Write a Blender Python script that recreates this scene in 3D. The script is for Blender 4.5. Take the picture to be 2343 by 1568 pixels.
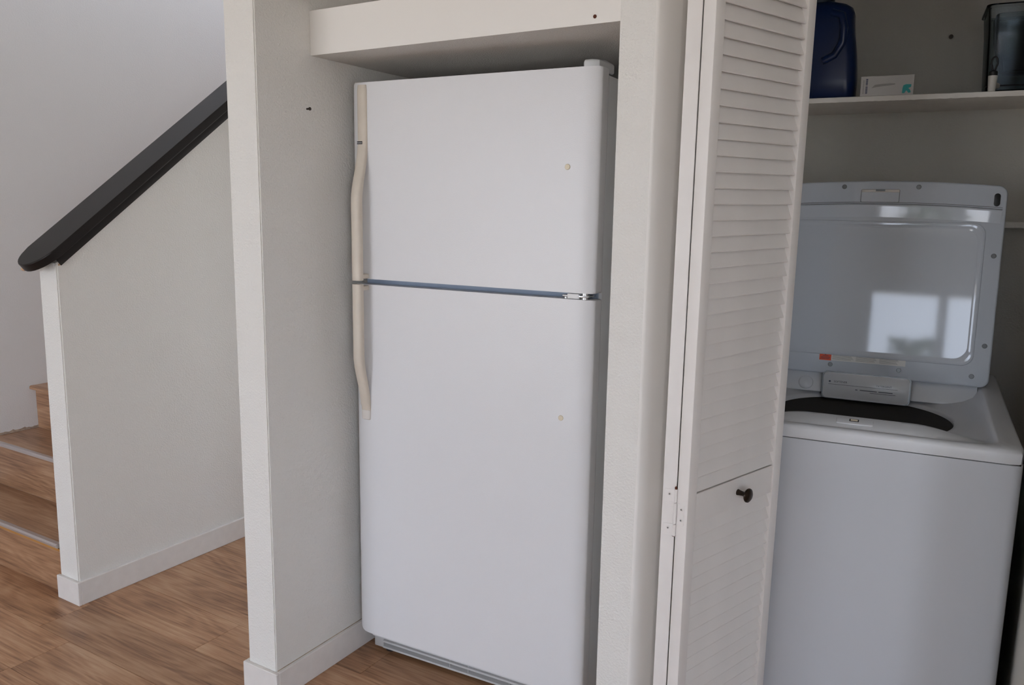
import bpy, bmesh, math, random
from mathutils import Vector, Matrix, noise as mnoise
random.seed(7)
scene = bpy.context.scene
COL = scene.collection
for o in list(bpy.data.objects):
    bpy.data.objects.remove(o)

# ------------------------------------------------------------------ camera
FPX = 1843.2                                   # focal length in pixels of the 2343 px wide frame
cam_data = bpy.data.cameras.new('camera')
cam_data.sensor_fit = 'HORIZONTAL'
cam_data.sensor_width = 36.0
cam_data.lens = 36.0 * FPX / 2343.0
cam_data.clip_start = 0.02
cam = bpy.data.objects.new('camera', cam_data)
COL.objects.link(cam)
yaw, pitch, roll = math.radians(30.995), math.radians(9.4876), math.radians(0.949)
fwd = Vector((-math.sin(yaw) * math.cos(pitch), math.cos(yaw) * math.cos(pitch), -math.sin(pitch)))
rgt = Vector((math.cos(yaw), math.sin(yaw), 0))
upv = rgt.cross(fwd)
r2 = rgt * math.cos(roll) + upv * math.sin(roll)
u2 = -rgt * math.sin(roll) + upv * math.cos(roll)
M = Matrix((r2, u2, -fwd)).transposed().to_4x4()
M.translation = Vector((0, 0, 1.40))
cam.matrix_world = M
scene.camera = cam

# ------------------------------------------------------------------ world, window light, exposure
SKY_STRENGTH = 9.0
W = bpy.data.worlds.new('outdoors')
scene.world = W
W.use_nodes = True
nt = W.node_tree
nt.nodes.clear()
tc = nt.nodes.new('ShaderNodeTexCoord')
sx = nt.nodes.new('ShaderNodeSeparateXYZ')
rp = nt.nodes.new('ShaderNodeValToRGB')
mr = nt.nodes.new('ShaderNodeMapRange')
mr.inputs['From Min'].default_value = -1
mr.inputs['From Max'].default_value = 1
bg = nt.nodes.new('ShaderNodeBackground')
wo = nt.nodes.new('ShaderNodeOutputWorld')
nt.links.new(tc.outputs['Generated'], sx.inputs[0])
nt.links.new(sx.outputs['Z'], mr.inputs['Value'])
nt.links.new(mr.outputs[0], rp.inputs[0])
nt.links.new(rp.outputs[0], bg.inputs['Color'])
nt.links.new(bg.outputs[0], wo.inputs[0])
e = rp.color_ramp.elements
e[0].position = 0.485
e[0].color = (0.76, 0.73, 0.70, 1)             # sunlit paving below the horizon
e[1].position = 0.515
e[1].color = (0.80, 0.90, 1.08, 1)              # bright hazy sky
bg.inputs['Strength'].default_value = SKY_STRENGTH

DOOR_GLASS = (0.15, 1.45, 0.95, 2.02)          # x0, x1, z0, z1 of the window in the rear wall, right of the photographer
PATIO = (-3.58, -1.70, 0.05, 2.10)             # x0, x1, z0, z1 of the patio door opening in the rear wall, to the left
RIGHT_X = 2.1
ADDED_SIDE = (-2.50, -1.05, 0.05, 2.06)             # y0, y1, z0, z1 of the opening added in right wall for light
ADDED_LOFT = (-3.58, -2.84, 2.60, 4.10)              # x0, x1, z0, z1 of the high window added to light the stair wall
ADDED_SKYLIGHT = (-3.50, -2.90, 1.30, 2.95)          # x0, x1, y0, y1 of the skylight added over the stairs for light
ADDED_PASS_WIN = (-2.40, -2.00, 0.15, 2.06)           # x0, x1, z0, z1 of the glazed opening added to light the half wall
REAR_Y, LEFT_X, STAIR_Y, PASS_Y, STAIR_TOP = -3.0, -3.64, 4.5, 3.3, 4.2


def portal(name, loc, rot, sx_, sy_):
    l = bpy.data.lights.new(name, 'AREA')
    l.shape = 'RECTANGLE'
    l.size, l.size_y = sx_, sy_
    l.cycles.is_portal = True
    o = bpy.data.objects.new(name, l)
    o.location = loc
    o.rotation_euler = rot
    COL.objects.link(o)


for nm_, (a_, b_, c_, d_) in (('daylight_portal_window', DOOR_GLASS), ('daylight_portal_patio', PATIO)):
    portal(nm_, ((a_ + b_) / 2, REAR_Y + 0.02, (c_ + d_) / 2), (math.radians(-90), 0, 0), b_ - a_, d_ - c_)
a_, b_, c_, d_ = ADDED_LOFT
portal('daylight_portal_added_loft', ((a_ + b_) / 2, STAIR_Y - 0.02, (c_ + d_) / 2), (math.radians(90), 0, 0), b_ - a_, d_ - c_)
a_, b_, c_, d_ = ADDED_SKYLIGHT
portal('daylight_portal_added_skylight', ((a_ + b_) / 2, (c_ + d_) / 2, STAIR_TOP - 0.02), (0, 0, 0), b_ - a_, d_ - c_)
a_, b_, c_, d_ = ADDED_PASS_WIN
portal('daylight_portal_added_pass', ((a_ + b_) / 2, PASS_Y - 0.02, (c_ + d_) / 2), (math.radians(90), 0, 0), b_ - a_, d_ - c_)
a_, b_, c_, d_ = ADDED_SIDE
portal('daylight_portal_added_side', (RIGHT_X - 0.02, (a_ + b_) / 2, (c_ + d_) / 2), (math.radians(90), 0, math.radians(-90)), b_ - a_, d_ - c_)
vs = scene.view_settings
vs.view_transform = 'Standard'
vs.look = 'None'
vs.gamma = 1.0
vs.use_curve_mapping = False
vs.exposure = -0.06
try:
    scene.cycles.use_denoising = True
    scene.cycles.max_bounces = 12
    scene.cycles.diffuse_bounces = 6
except Exception:
    pass


# ------------------------------------------------------------------ materials
def srgb(r, g, b):
    f = lambda c: (c / 255 / 12.92) if c / 255 <= 0.04045 else ((c / 255 + 0.055) / 1.055) ** 2.4
    return (f(r), f(g), f(b), 1)


def mat(name, col, rough=0.5, metal=0.0, bump=None, ior=1.45, spec=None, var=None):
    """col linear rgb; bump=(scale, strength, distance); var=(scale, amount) slight tonal mottling"""
    m = bpy.data.materials.new(name)
    m.use_nodes = True
    t = m.node_tree
    p = t.nodes['Principled BSDF']
    p.inputs['Base Color'].default_value = (*col[:3], 1)
    p.inputs['Roughness'].default_value = rough
    p.inputs['Metallic'].default_value = metal
    p.inputs['IOR'].default_value = ior
    if spec is not None:
        p.inputs['Specular IOR Level'].default_value = spec
    g = t.nodes.new('ShaderNodeTexCoord')
    if bump:
        n = t.nodes.new('ShaderNodeTexNoise')
        n.inputs['Scale'].default_value = bump[0]
        n.inputs['Detail'].default_value = 2.5
        n.inputs['Roughness'].default_value = 0.55
        t.links.new(g.outputs['Object'], n.inputs['Vector'])
        b = t.nodes.new('ShaderNodeBump')
        b.inputs['Strength'].default_value = bump[1]
        b.inputs['Distance'].default_value = bump[2]
        t.links.new(n.outputs['Fac'], b.inputs['Height'])
        t.links.new(b.outputs[0], p.inputs['Normal'])
    if var:
        n = t.nodes.new('ShaderNodeTexNoise')
        n.inputs['Scale'].default_value = var[0]
        n.inputs['Detail'].default_value = 4
        t.links.new(g.outputs['Object'], n.inputs['Vector'])
        r = t.nodes.new('ShaderNodeValToRGB')
        r.color_ramp.elements[0].position = 0.3
        r.color_ramp.elements[1].position = 0.7
        r.color_ramp.elements[0].color = (*[c * (1 - var[1]) for c in col[:3]], 1)
        r.color_ramp.elements[1].color = (*[min(1, c * (1 + var[1])) for c in col[:3]], 1)
        t.links.new(n.outputs['Fac'], r.inputs[0])
        t.links.new(r.outputs[0], p.inputs['Base Color'])
    return m


def wood_mat(name, dark, mid, light, rough=0.42, sx_=1.0, axis='X'):
    m = bpy.data.materials.new(name)
    m.use_nodes = True
    t = m.node_tree
    p = t.nodes['Principled BSDF']
    N = t.nodes.new
    g = N('ShaderNodeTexCoord')
    oi = N('ShaderNodeObjectInfo')
    # per-board offset
    mul = N('ShaderNodeMath'); mul.operation = 'MULTIPLY'; mul.inputs[1].default_value = 61.7
    t.links.new(oi.outputs['Random'], mul.inputs[0])
    cmb = N('ShaderNodeCombineXYZ')
    t.links.new(mul.outputs[0], cmb.inputs[0]); t.links.new(mul.outputs[0], cmb.inputs[1]); t.links.new(mul.outputs[0], cmb.inputs[2])
    add = N('ShaderNodeVectorMath'); add.operation = 'ADD'
    t.links.new(g.outputs['Object'], add.inputs[0]); t.links.new(cmb.outputs[0], add.inputs[1])
    mp = N('ShaderNodeMapping')
    mp.inputs['Scale'].default_value = (1.5, 7.5, 7.5) if axis == 'X' else (7.5, 1.5, 7.5)
    t.links.new(add.outputs[0], mp.inputs[0])
    # swirling cathedral figure: distort, then bands
    nz = N('ShaderNodeTexNoise'); nz.inputs['Scale'].default_value = 1.0; nz.inputs['Detail'].default_value = 0.6
    t.links.new(mp.outputs[0], nz.inputs['Vector'])
    w = N('ShaderNodeMath'); w.operation = 'MULTIPLY'; w.inputs[1].default_value = 75
    t.links.new(nz.outputs['Fac'], w.inputs[0])
    s = N('ShaderNodeMath'); s.operation = 'SINE'
    t.links.new(w.outputs[0], s.inputs[0])
    # fine fibres
    mp2 = N('ShaderNodeMapping')
    mp2.inputs['Scale'].default_value = (5, 140, 140) if axis == 'X' else (140, 5, 140)
    t.links.new(add.outputs[0], mp2.inputs[0])
    f = N('ShaderNodeTexNoise'); f.inputs['Scale'].default_value = 1.0; f.inputs['Detail'].default_value = 5; f.inputs['Roughness'].default_value = 0.65
    t.links.new(mp2.outputs[0], f.inputs['Vector'])
    # broad dark knots
    mp3 = N('ShaderNodeMapping')
    mp3.inputs['Scale'].default_value = (3.0, 9, 9) if axis == 'X' else (9, 3.0, 9)
    t.links.new(add.outputs[0], mp3.inputs[0])
    k = N('ShaderNodeTexNoise'); k.inputs['Scale'].default_value = 1.0; k.inputs['Detail'].default_value = 3
    t.links.new(mp3.outputs[0], k.inputs['Vector'])
    a1 = N('ShaderNodeMath'); a1.operation = 'MULTIPLY_ADD'; a1.inputs[1].default_value = 0.05
    t.links.new(s.outputs[0], a1.inputs[0])
    a2 = N('ShaderNodeMath'); a2.operation = 'MULTIPLY_ADD'; a2.inputs[1].default_value = 0.95
    t.links.new(f.outputs['Fac'], a2.inputs[0])
    a3 = N('ShaderNodeMath'); a3.operation = 'MULTIPLY_ADD'; a3.inputs[1].default_value = 0.72; a3.inputs[2].default_value = -0.33
    t.links.new(k.outputs['Fac'], a3.inputs[0])
    t.links.new(a3.outputs[0], a2.inputs[2]); t.links.new(a2.outputs[0], a1.inputs[2])
    r = N('ShaderNodeValToRGB')
    el = r.color_ramp.elements
    el[0].position = 0.22; el[0].color = (*dark, 1)
    el[1].position = 0.82; el[1].color = (*light, 1)
    x = el.new(0.5); x.color = (*mid, 1)
    t.links.new(a1.outputs[0], r.inputs[0])
    # per-board tone
    hv = N('ShaderNodeHueSaturation')
    mrn = N('ShaderNodeMapRange'); mrn.inputs['To Min'].default_value = 0.86; mrn.inputs['To Max'].default_value = 1.10
    t.links.new(oi.outputs['Random'], mrn.inputs['Value']); t.links.new(mrn.outputs[0], hv.inputs['Value'])
    t.links.new(r.outputs[0], hv.inputs['Color'])
    t.links.new(hv.outputs[0], p.inputs['Base Color'])
    b = N('ShaderNodeBump'); b.inputs['Strength'].default_value = 0.15; b.inputs['Distance'].default_value = 0.001
    t.links.new(f.outputs['Fac'], b.inputs['Height']); t.links.new(b.outputs[0], p.inputs['Normal'])
    p.inputs['Roughness'].default_value = rough
    return m


MT = dict(
    wall=mat('textured_wall_paint', (0.76, 0.745, 0.71), 0.6, bump=(190, 0.8, 0.0026)),
    wallL=mat('stair_wall_paint', (0.72, 0.705, 0.69), 0.65, bump=(150, 0.5, 0.002)),
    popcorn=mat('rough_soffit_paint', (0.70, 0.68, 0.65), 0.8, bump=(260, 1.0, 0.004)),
    smooth=mat('smooth_white_paint', (0.82, 0.795, 0.76), 0.45, bump=(40, 0.05, 0.001)),
    trim=mat('white_trim_paint', (0.74, 0.71, 0.68), 0.4, var=(30, 0.03)),
    door=mat('door_white_paint', (0.80, 0.77, 0.745), 0.42, var=(12, 0.02)),
    ceil=mat('ceiling_paint', (0.70, 0.69, 0.67), 0.8),
    floor_base=mat('underlay', (0.05, 0.035, 0.025), 0.9),
    plank=wood_mat('oak_laminate_plank', (0.175, 0.082, 0.042), (0.40, 0.215, 0.115), (0.56, 0.355, 0.215), 0.38),
    stair=wood_mat('oak_laminate_stair', (0.165, 0.080, 0.041), (0.36, 0.195, 0.106), (0.52, 0.335, 0.205), 0.38),
    nosing=mat('silver_nosing', (0.55, 0.50, 0.48), 0.28, 0.6),
    mdf=mat('raw_orange_board', (0.45, 0.22, 0.06), 0.7),
    rail=mat('espresso_stain', (0.011, 0.0085, 0.008), 0.38, bump=(60, 0.05, 0.001), spec=0.35),
    chip=mat('bare_wood_chip', (0.55, 0.36, 0.22), 0.7),
    caulk=mat('brown_paint_scar', (0.42, 0.33, 0.25), 0.9, var=(60, 0.3)),
    fridge=mat('fridge_white_enamel', (0.72, 0.72, 0.735), 0.34, bump=(330, 0.22, 0.0012)),
    fridge_case=mat('fridge_case_enamel', (0.66, 0.67, 0.68), 0.5, bump=(300, 0.1, 0.001)),
    gasket=mat('fridge_gasket', (0.34, 0.40, 0.50), 0.6),
    handle=mat('yellowed_plastic', (0.64, 0.575, 0.49), 0.42, var=(14, 0.05)),
    endcap=mat('white_plastic_cap', (0.72, 0.68, 0.64), 0.42),
    cream=mat('cream_plug', (0.72, 0.64, 0.50), 0.5),
    blackp=mat('black_plastic', (0.012, 0.012, 0.013), 0.4),
    badge=mat('badge_black', (0.02, 0.02, 0.025), 0.4),
    white_ink=mat('white_ink', (0.75, 0.75, 0.75), 0.5),
    chrome=mat('hinge_steel', (0.62, 0.63, 0.65), 0.22, 1.0),
    grille=mat('grille_plastic', (0.52, 0.52, 0.52), 0.45),
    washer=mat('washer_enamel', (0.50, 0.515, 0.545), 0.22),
    deck=mat('washer_plastic', (0.61, 0.62, 0.64), 0.2),
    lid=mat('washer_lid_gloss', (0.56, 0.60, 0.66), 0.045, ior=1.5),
    screw_plug=mat('grey_screw', (0.16, 0.165, 0.17), 0.35, 0.6),
    tub=mat('dark_tub', (0.006, 0.006, 0.007), 0.5),
    tubring=mat('dark_ring', (0.20, 0.21, 0.235), 0.3),
    ink=mat('dark_ink', (0.05, 0.055, 0.08), 0.6),
    orange=mat('warning_orange', (0.72, 0.085, 0.028), 0.5),
    label=mat('label_white', (0.72, 0.71, 0.69), 0.4),
    knob=mat('bronze_knob', (0.035, 0.022, 0.014), 0.25, 0.7),
    rust=mat('rust', (0.10, 0.03, 0.015), 0.9),
    shelf=mat('shelf_paint', (0.82, 0.79, 0.74), 0.5, var=(25, 0.03)),
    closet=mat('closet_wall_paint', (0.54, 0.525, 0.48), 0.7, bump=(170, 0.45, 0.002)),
    blue=mat('blue_bottle', (0.003, 0.014, 0.068), 0.3),
    cap=mat('dark_teal_cap', (0.004, 0.014, 0.028), 0.4),
    redlabel=mat('red_label', (0.5, 0.03, 0.015), 0.5),
    card=mat('white_card', (0.60, 0.585, 0.57), 0.6),
    cardside=mat('card_side', (0.36, 0.35, 0.34), 0.7),
    teal=mat('teal_print', (0.05, 0.40, 0.40), 0.6),
    navy=mat('navy_print', (0.05, 0.055, 0.13), 0.6),
    greyprint=mat('grey_print', (0.33, 0.32, 0.31), 0.6),
    spigot=mat('spigot_white', (0.62, 0.60, 0.56), 0.4),
    leaf=mat('hedge_leaf', (0.10, 0.16, 0.04), 0.7),
    frame=mat('patio_frame', (0.55, 0.54, 0.52), 0.5),
    nail=mat('nail_steel', (0.06, 0.05, 0.045), 0.5, 0.5),
    dark=mat('shadow_gap', (0.02, 0.018, 0.016), 0.9),
)
gm = bpy.data.materials.new('clear_plastic')
gm.use_nodes = True
gt = gm.node_tree
gt.nodes.clear()
g1 = gt.nodes.new('ShaderNodeBsdfTransparent'); g1.inputs['Color'].default_value = (0.80, 0.84, 0.86, 1)
g2 = gt.nodes.new('ShaderNodeBsdfGlossy'); g2.inputs['Roughness'].default_value = 0.08; g2.inputs['Color'].default_value = (0.5, 0.53, 0.56, 1)
g3 = gt.nodes.new('ShaderNodeMixShader')
g4 = gt.nodes.new('ShaderNodeFresnel'); g4.inputs['IOR'].default_value = 1.25
g5 = gt.nodes.new('ShaderNodeOutputMaterial')
gt.links.new(g4.outputs[0], g3.inputs[0]); gt.links.new(g1.outputs[0], g3.inputs[1]); gt.links.new(g2.outputs[0], g3.inputs[2]); gt.links.new(g3.outputs[0], g5.inputs[0])
MT['clear'] = gm


# ------------------------------------------------------------------ mesh helpers
def link(name, me, m=None, parent=None, smooth=False):
    o = bpy.data.objects.new(name, me)
    COL.objects.link(o)
    if m is not None:
        if len(me.materials) == 0:
            me.materials.append(MT[m] if isinstance(m, str) else m)
    if smooth:
        for p in me.polygons:
            p.use_smooth = True
    if parent is not None:
        o.parent = parent
    return o


def bm_obj(name, bm, m, parent=None, smooth=False, angle=None):
    bmesh.ops.recalc_face_normals(bm, faces=bm.faces)
    me = bpy.data.meshes.new(name)
    bm.to_mesh(me)
    bm.free()
    if angle is not None:
        for p in me.polygons:
            p.use_smooth = True
        try:
            me.set_sharp_from_angle(angle=math.radians(angle))
        except Exception:
            pass
    return link(name, me, m, parent, smooth)


def bm_box(bm, x0, x1, y0, y1, z0, z1, mtx=None):
    vs_ = [bm.verts.new(Vector((x, y, z)) if mtx is None else mtx @ Vector((x, y, z)))
           for z in (z0, z1) for y in (y0, y1) for x in (x0, x1)]
    for f in ((0, 1, 3, 2), (4, 6, 7, 5), (0, 4, 5, 1), (2, 3, 7, 6), (0, 2, 6, 4), (1, 5, 7, 3)):
        bm.faces.new([vs_[i] for i in f])
    return vs_


def box(name, x0, x1, y0, y1, z0, z1, m, parent=None, bev=0.0, seg=2, mtx=None):
    bm = bmesh.new()
    bm_box(bm, x0, x1, y0, y1, z0, z1, mtx)
    if bev > 0:
        bmesh.ops.bevel(bm, geom=list(bm.edges), offset=bev, segments=seg, profile=0.5, affect='EDGES')
        return bm_obj(name, bm, m, parent, angle=35)
    return bm_obj(name, bm, m, parent)


def poly_extrude(name, pts, h0, h1, fn, m, parent=None, bev=0.0, seg=2, angle=35):
    """pts: 2-D outline; fn(a, b, h) -> 3-D"""
    bm = bmesh.new()
    A = [bm.verts.new(fn(a, b, h0)) for a, b in pts]
    B = [bm.verts.new(fn(a, b, h1)) for a, b in pts]
    fa = bm.faces.new(A)
    fb = bm.faces.new(B[::-1])
    n = len(pts)
    for i in range(n):
        bm.faces.new((A[i], B[i], B[(i + 1) % n], A[(i + 1) % n]))
    if bev:
        es = list(set(list(fa.edges) + list(fb.edges)))
        bmesh.ops.bevel(bm, geom=es, offset=bev, segments=seg, profile=0.5, affect='EDGES')
    return bm_obj(name, bm, m, parent, angle=angle)


def loft(name, loops, m, parent=None, closed=True, cap0=False, cap1=False, angle=40):
    bm = bmesh.new()
    R = [[bm.verts.new(Vector(p)) for p in lp] for lp in loops]
    n = len(loops[0])
    for a, b in zip(R, R[1:]):
        for i in range(n if closed else n - 1):
            j = (i + 1) % n
            bm.faces.new((a[i], a[j], b[j], b[i]))
    if cap0:
        bm.faces.new(R[0])
    if cap1:
        bm.faces.new(R[-1][::-1])
    return bm_obj(name, bm, m, parent, angle=angle)


def lathe(name, prof, m, parent=None, n=32, mtx=None, angle=40):
    loops = []
    for r, z in prof:
        lp = []
        for i in range(n):
            a = 2 * math.pi * i / n
            v = Vector((r * math.cos(a), r * math.sin(a), z))
            lp.append(mtx @ v if mtx is not None else v)
        loops.append(lp)
    return loft(name, loops, m, parent, True, prof[0][0] > 1e-6, prof[-1][0] > 1e-6, angle)


def tube(name, pts, r, m, parent=None, n=10, closed=False):
    pts = [Vector(p) for p in pts]
    loops = []
    N_ = len(pts)
    ref = Vector((0.13, 0.31, 0.94))
    for i, p in enumerate(pts):
        if closed:
            d = pts[(i + 1) % N_] - pts[i - 1]
        else:
            d = pts[min(i + 1, N_ - 1)] - pts[max(i - 1, 0)]
        d.normalize()
        a = d.cross(ref)
        if a.length < 1e-3:
            a = d.cross(Vector((1, 0, 0)))
        a.normalize()
        b = d.cross(a)
        loops.append([p + a * r * math.cos(2 * math.pi * k / n) + b * r * math.sin(2 * math.pi * k / n) for k in range(n)])
    if closed:
        loops.append(loops[0])
    return loft(name, loops, m, parent, True, not closed, not closed, 60)


def rrect(hw, hh, r, n=8, cx=0.0, cy=0.0):
    out = []
    for sx_, sy_, a0 in ((1, 1, 0), (-1, 1, 90), (-1, -1, 180), (1, -1, 270)):
        for i in range(n + 1):
            a = math.radians(a0 + 90 * i / n)
            out.append((cx + sx_ * (hw - r) + r * math.cos(a), cy + sy_ * (hh - r) + r * math.sin(a)))
    return out


def text_mesh(name, body, size, m, parent, mtx, depth=0.0002):
    cu = bpy.data.curves.new(name + '_curve', 'FONT')
    cu.body = body
    cu.size = size
    cu.align_x = 'CENTER'
    cu.align_y = 'CENTER'
    cu.extrude = depth
    o = bpy.data.objects.new(name + '_tmp', cu)
    COL.objects.link(o)
    dg = bpy.context.evaluated_depsgraph_get()
    me = bpy.data.meshes.new_from_object(o.evaluated_get(dg))
    bpy.data.objects.remove(o)
    me.transform(mtx)
    me.materials.clear()
    return link(name, me, m, parent)


def empty(name, loc=(0, 0, 0), rz=0.0):
    o = bpy.data.objects.new(name, None)
    o.empty_display_size = 0.1
    o.location = loc
    o.rotation_euler = (0, 0, rz)
    COL.objects.link(o)
    return o


def tag(o, label, cat=None, group=None, kind=None):
    o['label'] = label
    if cat:
        o['category'] = cat
    if group:
        o['group'] = group
    if kind:
        o['kind'] = kind
    return o


def struct(o, label, cat):
    return tag(o, label, cat, kind='structure')


I4 = Matrix.Identity(4)

# ------------------------------------------------------------------ the shell of the room
fl = box('floor', -3.9, 2.4, REAR_Y, 3.4, -0.03, -0.0085, 'floor_base')
struct(fl, 'brown oak laminate plank floor running under the stairs and refrigerator', 'floor')
PW, PL = 0.182, 1.22
bm = bmesh.new()
bm_box(bm, 0.0004, PL - 0.0004, 0.0004, PW - 0.0004, -0.0085, 0.0)
bmesh.ops.bevel(bm, geom=[ed for ed in bm.edges if all(v.co.z > -0.001 for v in ed.verts)], offset=0.0007, segments=1, affect='EDGES')
plank_me = bpy.data.meshes.new('plank')
bm.to_mesh(plank_me)
bm.free()
plank_me.materials.append(MT['plank'])
offs = {0: -2.616, -1: -2.44}
for row in range(-12, 12):
    y = 1.328 + PW * row
    if y < -0.7 or y > 3.2:
        continue
    off = offs.get(row, -2.6 + ((row * 0.437) % 1.0) * PL)
    x = off - PL * 2
    while x < 2.2:
        if x + PL > -3.7 and not (y < 0.2 and x < -3.0):
            x1 = x
            o = bpy.data.objects.new('plank', plank_me)
            o.location = (x1, y, 0)
            o.parent = fl
            COL.objects.link(o)
        x += PL

# ceiling in two levels: the room and the open stair well
c = box('ceiling', -2.76, 2.4, REAR_Y, 3.4, 2.46, 2.52, 'ceil')
struct(c, 'white ceiling over the room, above the top of the picture', 'ceiling')
bm = bmesh.new()
q = ADDED_SKYLIGHT
bm_box(bm, -3.9, q[0], 0.9, 4.6, 4.2, 4.26)
bm_box(bm, q[1], -2.70, 0.9, 4.6, 4.2, 4.26)
bm_box(bm, q[0], q[1], 0.9, q[2], 4.2, 4.26)
bm_box(bm, q[0], q[1], q[3], 4.6, 4.2, 4.26)
c2 = bm_obj('ceiling_stairwell', bm, 'ceil')
struct(c2, 'high white ceiling over the stair well, above the picture', 'ceiling')
c3 = box('ceiling_entry', -3.9, -2.76, REAR_Y, 0.9, 2.46, 2.52, 'ceil')
struct(c3, 'white ceiling beside the stair well, out of the picture', 'ceiling')
bm = bmesh.new()
bm_box(bm, -2.78, -2.70, 0.9, 4.6, 2.52, 4.2)
bm_box(bm, -3.9, -2.78, 0.86, 0.94, 2.52, 4.2)
struct(bm_obj('wall_stairwell', bm, 'wallL'), 'white upper wall of the stair well above the picture', 'wall')

# left wall
bm = bmesh.new()
bm_box(bm, LEFT_X - 0.12, LEFT_X, REAR_Y, 4.6, 0, 4.2)
wl = struct(bm_obj('wall_left', bm, 'wallL'), 'grey-white textured wall rising behind the stairs and dark handrail', 'wall')
# rear wall with two openings (behind the camera; the right one is mirrored in the washer lid)
bm = bmesh.new()
xs = [-3.9, PATIO[0], PATIO[1], DOOR_GLASS[0], DOOR_GLASS[1], 2.4]
for k in (0, 2, 4):
    bm_box(bm, xs[k], xs[k + 1], REAR_Y - .12, REAR_Y, 0, 2.46)
for q in (PATIO, DOOR_GLASS):
    bm_box(bm, q[0], q[1], REAR_Y - .12, REAR_Y, 0, q[2])
    bm_box(bm, q[0], q[1], REAR_Y - .12, REAR_Y, q[3], 2.46)
struct(bm_obj('wall_rear', bm, 'wallL'), 'white wall behind the photographer, out of the picture', 'wall')


def window_frame(name, q, xm, label, fn):
    """fn(a0, a1, z0, z1) -> box limits of a frame bar"""
    x0, x1, z0, z1 = q
    w = box(name, *fn(x0, x0 + .05, z0, z1), 'frame')
    struct(w, label, 'window')
    for r in ((x1 - .05, x1, z0, z1), (xm - .035, xm + .035, z0 + .05, z1 - .05), (x0 + .05, x1 - .05, z1 - .05, z1), (x0 + .05, x1 - .05, z0, z0 + .05)):
        box('frame_bar', *fn(*r), 'frame', w)


rear = lambda a, b, c_, d: (a, b, REAR_Y - .1, REAR_Y - .03, c_, d)
window_frame('window_1', PATIO, (PATIO[0] + PATIO[1]) / 2, 'patio window behind the photographer to the left, out of the picture', rear)
window_frame('window_2', DOOR_GLASS, 0.78, 'window behind the photographer, mirrored in the washer lid', rear)
# slab added outside the rear windows to cut off the high sky
struct(box('sky_blocker', -4.6, 3.2, REAR_Y - 2.55, REAR_Y - 0.121, 2.30, 2.40, 'frame'), 'flat unseen slab added behind the photographer to block high sky, out of the picture', 'ceiling')
# right wall with an unseen opening added for side light
bm = bmesh.new()
q = ADDED_SIDE
bm_box(bm, RIGHT_X, RIGHT_X + .1, REAR_Y, q[0], 0, 2.46)
bm_box(bm, RIGHT_X, RIGHT_X + .1, q[1], 1.98, 0, 2.46)
bm_box(bm, RIGHT_X, RIGHT_X + .1, q[0], q[1], 0, q[2])
bm_box(bm, RIGHT_X, RIGHT_X + .1, q[0], q[1], q[3], 2.46)
struct(bm_obj('wall_right', bm, 'wallL'), 'white wall to the right of the room, out of the picture', 'wall')
window_frame('added_window_3', ADDED_SIDE, (q[0] + q[1]) / 2, 'glazed opening added for side light in the right-hand wall, out of the picture', lambda a, b, c_, d: (RIGHT_X + .03, RIGHT_X + .08, a, b, c_, d))
# head of the stairs with a high window added for light
bm = bmesh.new()
q = ADDED_LOFT
bm_box(bm, LEFT_X, q[0], STAIR_Y, STAIR_Y + .1, 0, 4.2)
bm_box(bm, q[1], -2.645, STAIR_Y, STAIR_Y + .1, 0, 4.2)
bm_box(bm, q[0], q[1], STAIR_Y, STAIR_Y + .1, 0, q[2])
bm_box(bm, q[0], q[1], STAIR_Y, STAIR_Y + .1, q[3], 4.2)
struct(bm_obj('wall_stair_end', bm, 'wallL'), 'white wall at the head of the stairs, hidden from view', 'wall')
window_frame('added_window_4', ADDED_LOFT, (q[0] + q[1]) / 2, 'high window added for light at the head of the stairs, hidden from view', lambda a, b, c_, d: (a, b, STAIR_Y + .03, STAIR_Y + .08, c_, d))
window_frame('added_window_5', ADDED_SKYLIGHT, (ADDED_SKYLIGHT[0] + ADDED_SKYLIGHT[1]) / 2, 'skylight added for light over the stair well, above the picture', lambda a, b, c_, d: (a, b, c_, d, STAIR_TOP + .01, STAIR_TOP + .05))
bm = bmesh.new()
q = ADDED_PASS_WIN
bm_box(bm, -2.645, q[0], PASS_Y, PASS_Y + .1, 0, 2.46)
bm_box(bm, q[1], -1.757, PASS_Y, PASS_Y + .1, 0, 2.46)
bm_box(bm, q[0], q[1], PASS_Y, PASS_Y + .1, 0, q[2])
bm_box(bm, q[0], q[1], PASS_Y, PASS_Y + .1, q[3], 2.46)
struct(bm_obj('wall_passage', bm, 'wall'), 'white end wall of the passage hidden behind the white pillar', 'wall')
window_frame('added_window_6', ADDED_PASS_WIN, (q[0] + q[1]) / 2, 'glazed opening added for light at the end of the passage, hidden behind the pillar', lambda a, b, c_, d: (a, b, PASS_Y + .03, PASS_Y + .08, c_, d))

# ---- half wall beside the stairs, with its slope
RAIL_S = 0.77


def rail_top(y):
    return 1.620 + RAIL_S * (y - 1.957)


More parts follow.
